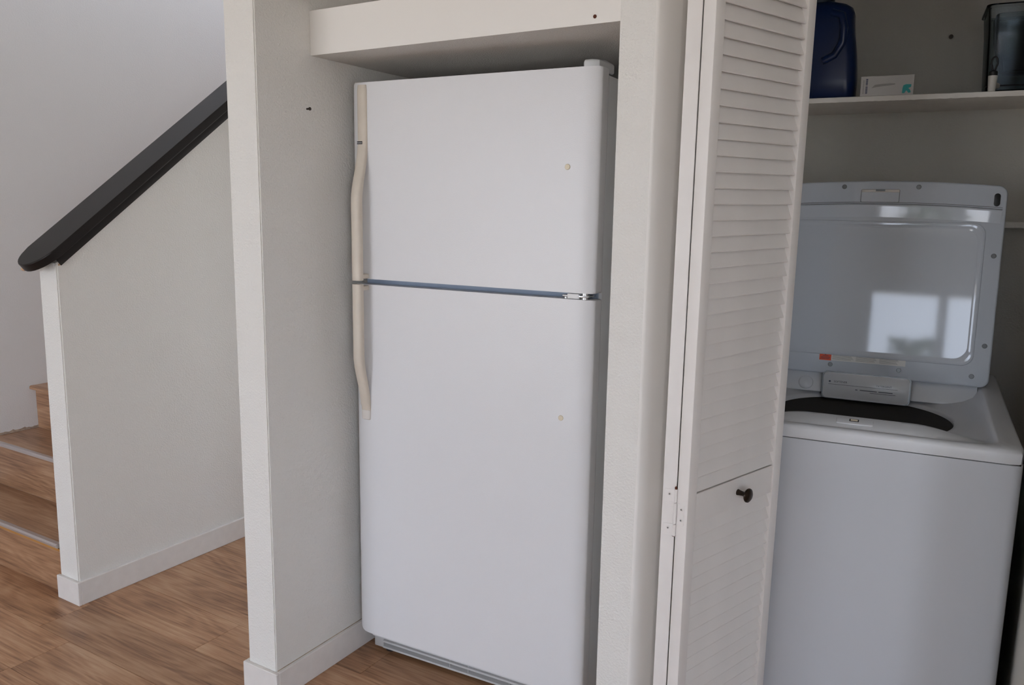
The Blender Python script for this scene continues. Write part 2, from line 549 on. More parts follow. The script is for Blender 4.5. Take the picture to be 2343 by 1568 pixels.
HY0, HY1 = 1.488, 4.4
hw0, hw1 = -2.757, -2.645
bm = bmesh.new()
ys = [HY0, HY1]
pts = [(HY0, 0.0), (HY1, 0.0), (HY1, rail_top(HY1) - 0.062), (HY0, rail_top(HY0) - 0.062)]
LEAN = 0.010            # the free end leans a little out of plumb
A = [bm.verts.new((hw0 + (LEAN * 1.8 * z / 1.2 if z < 1.3 else 0.02), y, z)) for y, z in pts]
B = [bm.verts.new((hw1 + (LEAN * z / 1.2 if z < 1.3 else 0.01), y, z)) for y, z in pts]
bm.faces.new(A)
bm.faces.new(B[::-1])
for i in range(4):
    bm.faces.new((A[i], B[i], B[(i + 1) % 4], A[(i + 1) % 4]))
vert_edges = [ed for ed in bm.edges if abs(ed.verts[0].co.y - HY0) < 1e-6 and abs(ed.verts[1].co.y - HY0) < 1e-6 and abs(ed.verts[0].co.z - ed.verts[1].co.z) > 0.5]
bmesh.ops.bevel(bm, geom=vert_edges, offset=0.004, segments=2, affect='EDGES')
struct(bm_obj('wall_half', bm, 'wall', angle=50), 'low white sloping wall beside the stairs under the dark handrail', 'wall')
# baseboards round the half wall
BH, BT = 0.086, 0.0125


def baseboard(name, runs, label, m='trim', dirty=False):
    """runs: list of (x0,x1,y0,y1) boards; first is the object, the others its parts"""
    root = None
    for k, (a, b, cc, d) in enumerate(runs):
        o = box(name if k == 0 else 'board', a, b, cc, d, 0.0, BH, m, root, bev=0.0018, seg=1)
        if k == 0:
            root = o
            struct(o, label, 'baseboard')
            if dirty:
                tag(box('caulk_line', a - 0.0005, a + 0.0022, cc + 0.004, d, BH - 0.0006, BH + 0.0010, 'caulk', root), 'brownish dirt line along the top of the baseboard')
    return root


baseboard('baseboard_left', [(hw1, hw1 + BT, HY0, 3.3), (hw0 - .004, hw1 + BT, HY0 - BT, HY0)],
          'white baseboard along the foot of the low sloping stair wall')
# dark handrail cap
SL = math.atan(RAIL_S)
hr = empty('handrail', (-2.693, 1.424, rail_top(1.418) - 0.0325))
tag(hr, 'dark espresso wooden handrail cap sloping up on the low stair wall', 'handrail')
MR = Matrix.Rotation(SL, 4, 'X')
capw, capl = 0.080, 3.7
out = []
for i in range(17):
    a = math.radians(180 + 180 * i / 16)
    out.append((capw * math.cos(a), 0.085 + 0.085 * math.sin(a)))
out += [(capw, capl), (-capw, capl)]
poly_extrude('cap_board', out, -0.004, 0.026, lambda a, b, h: MR @ Vector((a, b, h)), 'rail', hr, bev=0.0035, seg=2, angle=12)
out = [(0.044, 0.080), (0.0755, 0.066), (0.0755, capl), (0.044, capl)]
poly_extrude('side_moulding', out, -0.030, -0.004, lambda a, b, h: MR @ Vector((a, b, h)), 'rail', hr, bev=0.003)
out = [(-0.064, 0.115), (-0.085 + .02, 0.100), (-0.064 + .004, capl), (-0.064, capl)]
poly_extrude('side_moulding', [(-0.075, 0.115), (-0.058, 0.115), (-0.058, capl), (-0.075, capl)], -0.030, -0.004,
             lambda a, b, h: MR @ Vector((a, b, h)), 'rail', hr, bev=0.003)
# worn bare-wood chip under the nose
bm = bmesh.new()
bmesh.ops.create_icosphere(bm, subdivisions=2, radius=1.0, matrix=MR @ Matrix.Translation((-0.034, 0.010, -0.003)) @ Matrix.Diagonal((0.018, 0.006, 0.006, 1)))
tag(bm_obj('worn_chip', bm, 'chip', hr, smooth=True), 'bare tan wood where the dark stain is worn off')
bm = bmesh.new()
bmesh.ops.create_icosphere(bm, subdivisions=2, radius=1.0, matrix=MR @ Matrix.Translation((0.052, 0.074, -0.029)) @ Matrix.Diagonal((0.016, 0.009, 0.004, 1)))
tag(bm_obj('worn_chip', bm, 'chip', hr, smooth=True), 'bare tan wood where the dark stain is worn off')

# ---- stairs
st = empty('staircase', (-3.2, 1.505, 0))
tag(st, 'brown oak laminate stairs with pale metal nosings behind the low wall', 'stairs')
RISE, RUN = 0.195, 0.207
SX0, SX1 = LEFT_X + 0.002, hw0 - 0.002
for k in range(12):
    yk = 1.505 + RUN * k
    zk = RISE * (k + 1)
    o = box('riser', SX0, SX1, yk, yk + 0.014, zk - RISE, zk - 0.018, 'stair')
    o.parent = st; o.matrix_parent_inverse = Matrix.Translation((3.2, -1.505, 0))
    ext = 0.022
    o = box('tread', SX0, SX1, yk - 0.004, yk + RUN, zk - 0.018, zk, 'stair', bev=0.001, seg=1)
    o.parent = st; o.matrix_parent_inverse = Matrix.Translation((3.2, -1.505, 0))
    if k < 2:
        pr = [(-0.004, 0.0), (-0.02, 0.001), (-0.026, -0.004), (-0.026, -0.011), (-0.020, -0.015), (-0.004, -0.015)]
        o = poly_extrude('nosing', pr, SX0, SX1, lambda a, b, h, yk=yk, zk=zk: Vector((h, yk + a, zk + b + 0.001)), 'nosing', None)
    else:
        pr = [(-0.004, 0.0), (-0.02, 0.0), (-0.026, -0.004), (-0.026, -0.014), (-0.020, -0.018), (-0.004, -0.018)]
        o = poly_extrude('nosing', pr, SX0, SX1, lambda a, b, h, yk=yk, zk=zk: Vector((h, yk + a, zk + b)), 'stair', None)
    o.parent = st; o.matrix_parent_inverse = Matrix.Translation((3.2, -1.505, 0))
    if k == 0:
        o = box('backing_strip', SX0, SX1, yk - 0.010, yk, zk - 0.031, zk - 0.0225, 'mdf')
        o.parent = st; o.matrix_parent_inverse = Matrix.Translation((3.2, -1.505, 0))
        tag(o, 'raw orange board edge showing below the loose nosing')
        o = box('gap_shadow', SX0, SX1, yk - 0.004, yk, zk - 0.0225, zk - 0.0145, 'dark')
        o.parent = st; o.matrix_parent_inverse = Matrix.Translation((3.2, -1.505, 0))
# rough paint scar where the stair wall meets the second tread
bm = bmesh.new()
n = 26
prev = None
for i in range(n + 1):
    y = 1.70 + 0.219 * i / n
    h = 0.010 + 0.007 * mnoise.noise(Vector((y * 60, 0, 3))) + 0.004 * mnoise.noise(Vector((y * 160, 2, 3)))
    a = bm.verts.new((LEFT_X + 0.0016, y, 2 * RISE + 0.0004))
    b = bm.verts.new((LEFT_X + 0.0008, y, 2 * RISE + max(0.003, h)))
    if prev:
        bm.faces.new((prev[0], a, b, prev[1]))
    prev = (a, b)
o = bm_obj('paint_scar', bm, 'caulk', wl)
tag(o, 'rough brown torn paint along the bottom of the stair wall')

# ---- pillar and left wall of the refrigerator alcove
PX0, PX1, PY0 = -1.757, -1.645, 1.467
bm = bmesh.new()
bm_box(bm, PX0, PX1, PY0, 3.4, 0, 2.46)
ve = [ed for ed in bm.edges if abs(ed.verts[0].co.y - PY0) < 1e-6 and abs(ed.verts[1].co.y - PY0) < 1e-6 and abs(ed.verts[0].co.z - ed.verts[1].co.z) > 0.5]
bmesh.ops.bevel(bm, geom=ve, offset=0.003, segments=2, affect='EDGES')
wa = struct(bm_obj('wall_pillar', bm, 'wall', angle=50), 'white textured wall end left of the refrigerator', 'wall')
lathe('nail', [(0.0025, 0), (0.0025, 0.012), (0.0045, 0.012), (0.0045, 0.0145), (0, 0.0145)], 'nail', wa, 10,
      Matrix.Translation((PX1 - 0.002, 1.640, 1.655)) @ Matrix.Rotation(math.radians(90), 4, 'Y'))
baseboard('baseboard_pillar', [(PX1, PX1 + BT, PY0, 2.60), (PX0 - BT, PX1 + BT, PY0 - BT, PY0), (PX0 - BT, PX0, PY0, 3.2)],
          'white baseboard round the foot of the white wall end left of the refrigerator', dirty=True)
# right partition between alcove and laundry closet
RX0, RX1, RY0 = -0.740, -0.660, 1.657
bm = bmesh.new()
bm_box(bm, RX0, RX1, RY0, 2.95, 0, 2.46)
ve = [ed for ed in bm.edges if abs(ed.verts[0].co.y - RY0) < 1e-6 and abs(ed.verts[1].co.y - RY0) < 1e-6 and abs(ed.verts[0].co.z - ed.verts[1].co.z) > 0.5]
wp = struct(bm_obj('wall_partition', bm, 'wall', angle=50), 'white textured wall between the refrigerator and the louvred closet door', 'wall')
wp.data.materials.append(MT['smooth'])
for p in wp.data.polygons:
    if p.normal.x > 0.5:
        p.material_index = 1
# splayed white door casing on the corner of the partition
cs = [(-0.6600, RY0 - 0.0004), (-0.6560, RY0 + 0.0010), (-0.6530, RY0 + 0.0042), (-0.6215, 1.7025), (-0.6200, 1.7080), (-0.6200, 1.7330), (-0.6600, 1.7330)]
tr = poly_extrude('trim_1', cs, 0.0, 2.06, lambda a_, b_, h_: Vector((a_, b_, h_)), 'smooth', None, angle=50)
struct(tr, 'smooth white splayed door casing beside the louvred closet door', 'trim')
# header box over the refrigerator, with open niche above it
hd = box('wall_header', PX1 + 0.0005, RX0 - 0.0005, RY0 + 0.001, 2.6, 1.796, 1.9105, 'smooth')
struct(hd, 'smooth white header box across the top of the refrigerator alcove', 'wall')
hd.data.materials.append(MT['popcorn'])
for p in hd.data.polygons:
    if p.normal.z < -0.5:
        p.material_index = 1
lathe('nail', [(0.0042, 0), (0.0042, 0.0015), (0, 0.002)], 'rust', hd, 10,
      Matrix.Translation((-0.8005, RY0 + 0.0015, 1.811)) @ Matrix.Rotation(math.radians(90), 4, 'X'))
struct(box('wall_alcove', PX1, RX0, 2.6, 2.7, 0, 2.46, 'closet'), 'white back wall of the alcove behind the refrigerator', 'wall')

# ------------------------------------------------------------------ laundry closet
TW = math.radians(6.0)
WB = Matrix.Translation((-0.248, 1.959, 0)) @ Matrix.Rotation(TW, 4, 'Z')     # washer frame: u along front, v into depth
WALL_V = 0.80
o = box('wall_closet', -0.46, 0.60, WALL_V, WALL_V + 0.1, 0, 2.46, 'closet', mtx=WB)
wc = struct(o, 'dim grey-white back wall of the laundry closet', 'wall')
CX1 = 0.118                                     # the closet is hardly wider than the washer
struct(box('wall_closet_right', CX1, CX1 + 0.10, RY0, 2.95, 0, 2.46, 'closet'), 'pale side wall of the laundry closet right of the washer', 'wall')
struct(box('wall_front', CX1 + 0.10, RIGHT_X, RY0, RY0 + 0.1, 0, 2.46, 'wall'), 'white front wall right of the closet opening, out of the picture', 'wall')
struct(box('wall_closet_header', RX1, CX1, 1.86, 1.98, 2.07, 2.46, 'wall'), 'white wall above the closet opening, above the picture', 'wall')
tk = box('trim_2', RX1 + 0.01, CX1 - 0.01, 1.90, 1.935, 2.045, 2.07, 'chrome')
struct(tk, 'metal overhead track of the folding closet door', 'trim')


def wpt(u, v, z):
    return WB @ Vector((u, v, z))


lathe('nail', [(0.003, 0), (0.003, 0.012), (0.006, 0.012), (0.006, 0.015), (0, 0.015)], 'nail', wc, 10,
      Matrix.Translation(wpt(0.146, WALL_V + 0.001, 1.912)) @ Matrix.Rotation(TW, 4, 'Z') @ Matrix.Rotation(math.radians(90), 4, 'X'))

# shelf with a rough-painted edge
bm = bmesh.new()
SV0, SV1, SZ0, SZ1 = 0.512, WALL_V - 0.001, 1.7035, 1.7185
n = 100
rows = []
for i in range(n + 1):
    u = -0.445 + 0.860 * i / n
    j1 = 0.0007 * mnoise.noise(Vector((u * 90, 1, 0))) + 0.0006 * mnoise.noise(Vector((u * 240, 5, 0)))
    j2 = 0.0010 * mnoise.noise(Vector((u * 70, 9, 0))) + 0.0007 * mnoise.noise(Vector((u * 200, 7, 0)))
    rows.append([bm.verts.new(wpt(u, v, z)) for v, z in ((SV1, SZ0), (SV0 + 0.002, SZ0 + 0.0005), (SV0, SZ0 + 0.0012 + j2), (SV0, SZ1 - 0.001 + j1), (SV0 + 0.002, SZ1), (SV1, SZ1))])
for a, b in zip(rows, rows[1:]):
    for k in range(6):
        bm.faces.new((a[k], b[k], b[(k + 1) % 6], a[(k + 1) % 6]))
bm.faces.new(rows[0]); bm.faces.new(rows[-1][::-1])
sh = bm_obj('wall_shelf', bm, 'shelf', angle=30)
tag(sh, 'white painted board shelf with a rough front edge above the washing machine', 'shelf')
lg = box('wall_ledge', -0.40, 0.43, WALL_V - 0.045, WALL_V - 0.0005, 1.366, 1.384, 'shelf', bev=0.002, seg=1, mtx=WB)
tag(lg, 'narrow white ledge on the closet wall, half hidden by the washer lid', 'ledge')

# ------------------------------------------------------------------ refrigerator
TF = math.radians(3.0)
fr = empty('refrigerator', (-1.60, 1.761, 0), TF)
tag(fr, 'white top-freezer refrigerator with yellowed handles standing in the alcove', 'refrigerator')
FW = 0.7535
FD = 0.048          # door thickness


def door_outline():
    """plan outline of a door: crowned front, rounded sides; (s, depth), depth grows to the rear"""
    pts = []
    n_ = 10
    for i in range(n_ + 1):                       # left shoulder
        a = math.radians(90 * i / n_)
        pts.append((0.060 * (1 - math.sin(a)), 0.020 * (1 - math.cos(a))))
    pts = pts[::-1]                               # from s=0 to s=.06
    right = [(FW - s, d) for s, d in pts][::-1]
    right = [(FW - 0.055 * (s / 0.06), 0.014 * (d / 0.020)) for s, d in pts][::-1]
    return pts + right + [(FW, FD), (0.0, FD)]


def fdoor(name, z0, z1, rb, rt):
    out_ = door_outline()
    bm = bmesh.new()
    A = [bm.verts.new((s, d, z0)) for s, d in out_]
    B = [bm.verts.new((s, d, z1)) for s, d in out_]
    fa = bm.faces.new(A); fb = bm.faces.new(B[::-1])
    nn = len(out_)
    for i in range(nn):
        bm.faces.new((A[i], B[i], B[(i + 1) % nn], A[(i + 1) % nn]))
    bmesh.ops.bevel(bm, geom=list(set(list(fa.edges) + list(fb.edges))), offset=0.004, segments=2, profile=0.5, affect='EDGES')
    # rounded lower / upper left corner
    for v in bm.verts:
        s, z = v.co.x, v.co.z
        if rb and s < rb and z < z0 + rb:
            dx, dz = rb - s, rb - (z - z0)
            if dx > 0 and dz > 0:
                lim = rb - math.sqrt(max(0, rb * rb - dx * dx))
                v.co.z = z0 + max(z - z0, lim)
    return bm_obj(name, bm, 'fridge', fr, angle=40)


box('cabinet', 0.006, FW - 0.003, FD + 0.012, 0.74, 0.045, 1.722, 'fridge_case', fr, bev=0.004)
box('gasket', 0.02, FW - 0.018, FD, FD + 0.012, 1.205, 1.71, 'gasket', fr)
box('gasket', 0.02, FW - 0.018, FD, FD + 0.012, 0.12, 1.16, 'gasket', fr)
d1 = fdoor('freezer_door', 1.1925, 1.7355, 0.0, 0.0)
d2 = fdoor('fresh_food_door', 0.0935, 1.1765, 0.026, 0.0)
box('mullion', 0.012, FW - 0.012, FD + 0.004, FD + 0.02, 1.155, 1.215, 'gasket', fr)
tag(bpy.data.objects['mullion'], 'blue-grey strip between the two doors')


def handle(name, zs, door):
    """zs: list of (z, front offset from door face, half width, thickness)"""
    loops = []
    for z, off, hw_, th in zs:
        lp = []
        for k, (a, b) in enumerate(rrect(hw_, 0.5, 0.30, 4)):
            pass
        # cross-section: rounded front, flat back
        prof = [(-hw_, 0), (-hw_, -th * 0.55), (-hw_ * 0.86, -th * 0.86), (-hw_ * 0.55, -th), (0, -th * 1.04), (hw_ * 0.55, -th), (hw_ * 0.86, -th * 0.86), (hw_, -th * 0.55), (hw_, 0)]
        for a, b in prof:
            lp.append((0.0435 + a, -(off) + b + 0.0015 if off > 0.0006 else b + 0.0045, z))
        loops.append(lp)
    return loft(name, loops, 'handle', door, True, True, True, 45)


def hprof(zt, zb, z_bend0, z_bend1, zc=None):
    out_ = []
    return out_


def sm(t):
    t = max(0, min(1, t))
    return t * t * (3 - 2 * t)


# freezer handle: flat on the door at the top, bowing out to the bottom
zs = []
for i in range(41):
    z = 1.7285 - (1.7285 - 1.1895) * i / 40
    t = sm((1.565 - z) / 0.155)
    hw_ = 0.0160 - 0.0006 * t
    if i == 0:
        hw_ *= 0.9
    zs.append((z, 0.0265 * t + 0.0004, hw_, 0.011 + 0.006 * t if i else 0.009))
h1 = handle('handle', zs, d1)
tag(h1, 'yellowed cream handle of the freezer door')
box('handle_foot', 0.0285, 0.0585, -0.028, 0.006, 1.1945, 1.207, 'handle', d1, bev=0.002)
zs = []
for i in range(41):
    z = 1.1790 - (1.1790 - 0.806) * i / 40
    t = sm((z - 0.812) / 0.165)
    zs.append((z, 0.0265 * t + 0.0004, 0.0160 - 0.0006 * t, 0.011 + 0.006 * t))
h2 = handle('handle', zs, d2)
tag(h2, 'yellowed cream handle of the lower door')
box('handle_foot', 0.0285, 0.0585, -0.028, 0.006, 1.161, 1.1735, 'handle', d2, bev=0.002)
ec = handle('handle_end_cap', [(0.8055, 0.0004, 0.0158, 0.0108), (0.785, 0.0004, 0.0156, 0.0105), (0.778, 0.0004, 0.015, 0.0095), (0.7755, 0.0004, 0.0128, 0.006)], d2)
ec.data.materials.clear(); ec.data.materials.append(MT['endcap'])
tag(ec, 'whiter end cap below the yellowed handle')
bd = box('badge', 0.0300, 0.0470, -0.0090, -0.0072, 1.5685, 1.5765, 'badge', d1)
tag(bd, 'tiny black badge on the freezer handle')
text_mesh('badge_lettering', 'Kenmore', 0.0044, 'white_ink', d1,
          Matrix.Translation((0.0385, -0.0092, 1.5725)) @ Matrix.Rotation(math.radians(90), 4, 'X'))
for dd, z in ((d1, 1.5015), (d2, 0.8675)):
    o = lathe('plug_cap', [(0.0072, 0), (0.0072, 0.0012), (0.0062, 0.0026), (0, 0.0032)], 'cream', dd, 20,
              Matrix.Translation((0.6725, 0.0002, z)) @ Matrix.Rotation(math.radians(90), 4, 'X'))
    tag(o, 'small cream plug covering a handle screw hole')
# hinge cover on top right
prof = [(0.640, -0.002), (0.652, 0.0145), (0.668, 0.0205), (0.690, 0.0195), (0.722, 0.0160), (0.738, 0.0130), (0.742, 0.0050), (0.742, -0.010), (0.728, -0.012), (0.640, -0.004)]
poly_extrude('hinge_cover', [(0.704, 0.012), (0.722, 0.013), (0.738, 0.024), (0.743, 0.050), (0.744, 0.105), (0.712, 0.108), (0.700, 0.060), (0.696, 0.026)],
             1.728, 1.7545, lambda a, b, h: Vector((a, b, h)), 'fridge_case', fr, bev=0.006, seg=3)
# left top end piece and centre hinge
box('door_end_piece', 0.006, 0.026, 0.014, FD, 1.7345, 1.7385, 'endcap', d1, bev=0.001)
ch = box('centre_hinge', FW - 0.088, FW - 0.016, 0.004, FD + 0.02, 1.1815, 1.1868, 'chrome', fr, bev=0.001)
tag(ch, 'steel centre hinge between the doors')
tag(box('hinge_pad', FW - 0.074, FW - 0.042, 0.002, 0.030, 1.1775, 1.1905, 'white_ink', fr, bev=0.002), 'white plastic hinge spacer')
for s_, r_, a0, a1 in ((FW - 0.030, 0.0085, 1.1766, 1.1922), (FW - 0.082, 0.005, 1.1768, 1.1815)):
    lathe('hinge_pin', [(r_, a0), (r_, a1)], 'chrome', fr, 16, Matrix.Translation((s_, 0.014, 0)))
for k in range(3):
    lathe('hinge_washer', [(0.010, 1.1780 + 0.0045 * k), (0.010, 1.1794 + 0.0045 * k)], 'chrome', fr, 16, Matrix.Translation((FW - 0.030, 0.015, 0)))
# base grille with two open slots and slats
gv = 0.062
GS0, GS1 = 0.014, FW - 0.02
g_ = empty('base_grille')
g_.parent = fr
box('grille_end', GS0, GS0 + 0.036, gv, gv + 0.02, 0.014, 0.086, 'grille', g_, bev=0.003)
box('grille_end', GS1 - 0.036, GS1, gv, gv + 0.02, 0.014, 0.086, 'grille', g_, bev=0.003)
box('grille_back', GS0 + 0.01, GS1 - 0.01, gv + 0.03, gv + 0.034, 0.012, 0.086, 'dark', g_)
for z in (0.0145, 0.0335, 0.0525, 0.0715):
    pr = [(gv - 0.001, z), (gv - 0.001, z + 0.006), (gv + 0.022, z + 0.011), (gv + 0.022, z + 0.005)]
    poly_extrude('grille_slat', pr, GS0 + 0.034, GS1 - 0.034, lambda a, b, h: Vector((h, a, b)), 'grille', g_)
for s_ in (0.35, 0.40, 0.42):
    pass
for s_ in (0.295, 0.36, 0.5):
    box('grille_rib', s_, s_ + 0.002, gv + 0.002, gv + 0.02, 0.016, 0.082, 'grille', g_)
for s_ in (0.06, FW - 0.08):
    for v_ in (0.09, 0.66):
        lathe('leg', [(0.018, 0.0), (0.018, 0.012), (0.010, 0.014), (0.010, 0.05)], 'blackp', fr, 14, Matrix.Translation((s_, v_, 0)))

# ------------------------------------------------------------------ louvred bifold closet door
ANG2 = math.radians(72.06)
PWD, PTH = 0.357, 0.0286
tl, tp = -0.014, 0.0129


def panel_matrix(ox, oy, ang, side, tl_=tl, tp_=tp):
    """local x along the panel from the hinge edge, local y = outward normal, local z up; origin on the floor"""
    D = Vector((math.cos(ang), math.sin(ang), 0))
    N_ = Vector((math.sin(ang), -math.cos(ang), 0)) * side
    Z = Vector((0, 0, 1))
    s = 1 if side > 0 else -1
    Z2 = (Z + D * tl_ + N_ * tp_ * s).normalized()
    D2 = (D - Z * tl_).normalized()
    N2 = (N_ - Z * tp_ * s).normalized()
    m_ = Matrix((D2, N2, Z2)).transposed().to_4x4()
    base = Vector((ox, oy, 1.0)) - Z2 * 1.0
    m_.translation = base
    return m_


SW_, PITCH = 0.030, 0.0316
Z_BOT, Z_RAIL0, Z_RAIL1, Z_TOPR, Z_TOP = 0.115, 0.742, 0.812, 1.925, 2.03
bm = bmesh.new()
# slat cross-section in (y, z): lower edge proud towards +y, upper edge set back
sl = [(-0.0046, -0.0165), (-0.0100, -0.0160), (-0.0225, 0.0175), (-0.0185, 0.0185), (-0.0172, 0.0180), (-0.0042, -0.0145)]
A = [bm.verts.new((SW_ - 0.002, y, z)) for y, z in sl]
B = [bm.verts.new((PWD - SW_ + 0.002, y, z)) for y, z in sl]
bm.faces.new(A); bm.faces.new(B[::-1])
for i in range(len(sl)):
    bm.faces.new((A[i], B[i], B[(i + 1) % len(sl)], A[(i + 1) % len(sl)]))
bmesh.ops.recalc_face_normals(bm, faces=bm.faces)
slat_me = bpy.data.meshes.new('slat')
bm.to_mesh(slat_me); bm.free()
slat_me.materials.append(MT['door'])


def panel(name, mtx, parent):
    p = empty(name)
    p.parent = parent
    p.matrix_local = mtx
    box('stile', 0, SW_, -PTH, 0, 0.015, Z_TOP, 'door', p, bev=0.0016, seg=2)
    box('stile', PWD - SW_, PWD, -PTH, 0, 0.015, Z_TOP, 'door', p, bev=0.0016, seg=2)
    box('rail', SW_ + .0002, PWD - SW_ - .0002, -PTH + 0.003, -0.003, 0.015, Z_BOT, 'door', p, bev=0.001, seg=1)
    box('rail', SW_ + .0002, PWD - SW_ - .0002, -PTH + 0.003, -0.003, Z_RAIL0, Z_RAIL1 - 0.003, 'door', p, bev=0.001, seg=1)
    box('rail', SW_ + .0002, PWD - SW_ - .0002, -PTH + 0.003, -0.003, Z_TOPR, Z_TOP, 'door', p, bev=0.001, seg=1)
    z = Z_RAIL1 + 0.0165
    while z < Z_TOPR:
        o = bpy.data.objects.new('slat', slat_me); COL.objects.link(o); o.parent = p; o.location = (0, 0, z)
        z += PITCH
    z = Z_RAIL0 - 0.0165
    while z > Z_BOT:
        o = bpy.data.objects.new('slat', slat_me); COL.objects.link(o); o.parent = p; o.location = (0, 0, z)
        z -= PITCH
    return p


dr = empty('door_1')
struct(dr, 'white louvred folding closet door, half open between the refrigerator and washer', 'door')
m2 = panel_matrix(-0.5048, 1.5632, ANG2, 1)
p2 = panel('panel', m2, dr)
ANG1 = math.radians(105.0)
nl = m2 @ Vector((0, -PTH, 1.0))
m1 = panel_matrix(nl.x - 0.0035, nl.y - 0.001, ANG1, -1, 0.0, -0.0)
# panel one leans with panel two so that their edges stay parallel
Z2 = (m2.to_3x3() @ Vector((0, 0, 1)))
D1 = Vector((math.cos(ANG1), math.sin(ANG1), 0)); D1 = (D1 - Z2 * D1.dot(Z2)).normalized()
N1 = D1.cross(Z2) * -1
m1 = Matrix((D1, N1, Z2)).transposed().to_4x4()
# its hinge-side face lies against panel two: local y=0 is the outer (left) face
edge = nl + (-N1) * 0.0
m1.translation = (nl + Vector((-0.0015, -0.0008, 0))) + N1 * PTH - Z2 * 1.0
p1 = panel('panel', m1, dr)
# hinge on the two door edges
hz = 0.748


def hbox(name, mtx, y0_, y1_, z0_, z1_, th, parent):
    return box(name, -th, 0.0004, y0_, y1_, z0_, z1_, 'door', parent, bev=0.0005, seg=1, mtx=mtx)


for (za, zb) in ((0.7920, 0.8200), (0.7170, 0.7430)):
    o = box('hinge_leaf', -0.0012, 0.0002, -PTH + 0.0005, -0.004, za, zb, 'door', p1, bev=0.0004, seg=1)
    lathe('hinge_screw', [(0.0040, 0), (0.0036, 0.0008), (0.0012, 0.0006), (0, 0.0002)], 'trim', p1, 14,
          Matrix.Translation((-0.0012, -0.0145, (za + zb) / 2 + 0.003)) @ Matrix.Rotation(math.radians(-90), 4, 'Y'))
    for q in range(2):
        box('screw_slot', -0.00225, -0.0019, -0.0145 - (0.002 if q else 0.0005), -0.0145 + (0.002 if q else 0.0005),
            (za + zb) / 2 + 0.003 - (0.0005 if q else 0.002), (za + zb) / 2 + 0.003 + (0.0005 if q else 0.002), 'dark', p1)
o = box('hinge_leaf', -0.0012, 0.0002, -PTH + 0.004, -0.008, 0.7440, 0.7900, 'door', p2, bev=0.0004, seg=1)
for z in (0.7790, 0.7550):
    lathe('hinge_screw', [(0.0038, 0), (0.0034, 0.0008), (0.0012, 0.0006), (0, 0.0002)], 'trim', p2, 14,
          Matrix.Translation((-0.0012, -0.0148, z)) @ Matrix.Rotation(math.radians(-90), 4, 'Y'))
    for q in range(2):
        box('screw_slot', -0.00225, -0.0019, -0.0148 - (0.002 if q else 0.0005), -0.0148 + (0.002 if q else 0.0005),
            z - (0.0005 if q else 0.002), z + (0.0005 if q else 0.002), 'dark', p2)
for (za, zb) in ((0.7925, 0.8205), (0.7445, 0.7895), (0.7170, 0.7415)):
    lathe('hinge_knuckle', [(0.0034, za), (0.0034, zb)], 'door', p2, 14, Matrix.Translation((-0.0028, -PTH - 0.0012, 0)))
lathe('hinge_pin', [(0.0042, 0.7155), (0.0042, 0.7170)], 'chrome', p2, 14, Matrix.Translation((-0.0028, -PTH - 0.0012, 0)))
tag(lathe('rust_spot', [(0.0022, 0.8206), (0.0026, 0.8235), (0.001, 0.8265), (0, 0.827)], 'rust', p2, 10, Matrix.Translation((-0.0028, -PTH - 0.0016, 0))),
    'brown rust spot above the hinge')
# knob on the middle rail of the front panel
kb = lathe('knob', [(0.0075, -0.004), (0.0062, 0.002), (0.0052, 0.010), (0.0058, 0.015), (0.0095, 0.0185), (0.0145, 0.0205), (0.0163, 0.0228), (0.0158, 0.0255), (0.0120, 0.0282), (0.006, 0.0296), (0, 0.030)],
           'knob', p2, 28, Matrix.Translation((0.188, 0.0, 0.776)) @ Matrix.Rotation(math.radians(-90), 4, 'X'))
tag(kb, 'small round dark bronze door knob')

# ------------------------------------------------------------------ washing machine
wm = empty('washing_machine')
wm.matrix_world = WB
tag(wm, 'white top-loading washing machine with its lid standing open', 'washing machine')
HWW, WDEP = 0.340, 0.66
SEAM = 0.8705


def wbox(name, u0, u1, v0, v1, z0, z1, m, parent=wm, bev=0.0, seg=2):
    return box(name, u0, u1, v0, v1, z0, z1, m, parent, bev, seg)


# cabinet: rounded vertical front edges
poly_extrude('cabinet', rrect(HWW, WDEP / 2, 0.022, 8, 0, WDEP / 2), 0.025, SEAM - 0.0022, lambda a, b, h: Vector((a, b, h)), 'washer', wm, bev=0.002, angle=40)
box('seam_gasket', -HWW + .006, HWW - .006, 0.006, WDEP - .01, SEAM - 0.003, SEAM + 0.001, 'dark', wm)
for u in (-0.28, 0.28):
    for v in (0.07, 0.6):
        lathe('leg', [(0.022, 0), (0.022, 0.012), (0.012, 0.014), (0.012, 0.03)], 'blackp', wm, 14, Matrix.Translation((u, v, 0)))
# top deck: lofted rings from outer skirt over the rim, down the recess, to the tub hole
TC = (0.007, 0.303)
NA = 128


def rise(v):
    return 0.055 * max(0.0, min(1.0, v / WDEP)) ** 1.2


def ring_rr(hw_, v0, v1, r, z, slope=1.0, u0=0.0):
    hv = (v1 - v0) / 2
    cv = (v0 + v1) / 2
    lp = []
    for i in range(NA):
        a = 2 * math.pi * i / NA
        # ray from tub centre to the rounded rectangle boundary (bisection)
        ca, sa = math.cos(a), math.sin(a)
        lo, hi = 0.0, 1.5
        for _ in range(30):
            md = (lo + hi) / 2
            x, y = TC[0] + ca * md - u0, TC[1] + sa * md - cv
            qx, qy = abs(x) - (hw_ - r), abs(y) - (hv - r)
            dist = math.hypot(max(qx, 0), max(qy, 0)) + min(max(qx, qy), 0) - r
            if dist > 0:
                hi = md
            else:
                lo = md
        x, y = TC[0] + ca * lo, TC[1] + sa * lo
        lp.append((x, y, z + slope * rise(y)))
    return lp


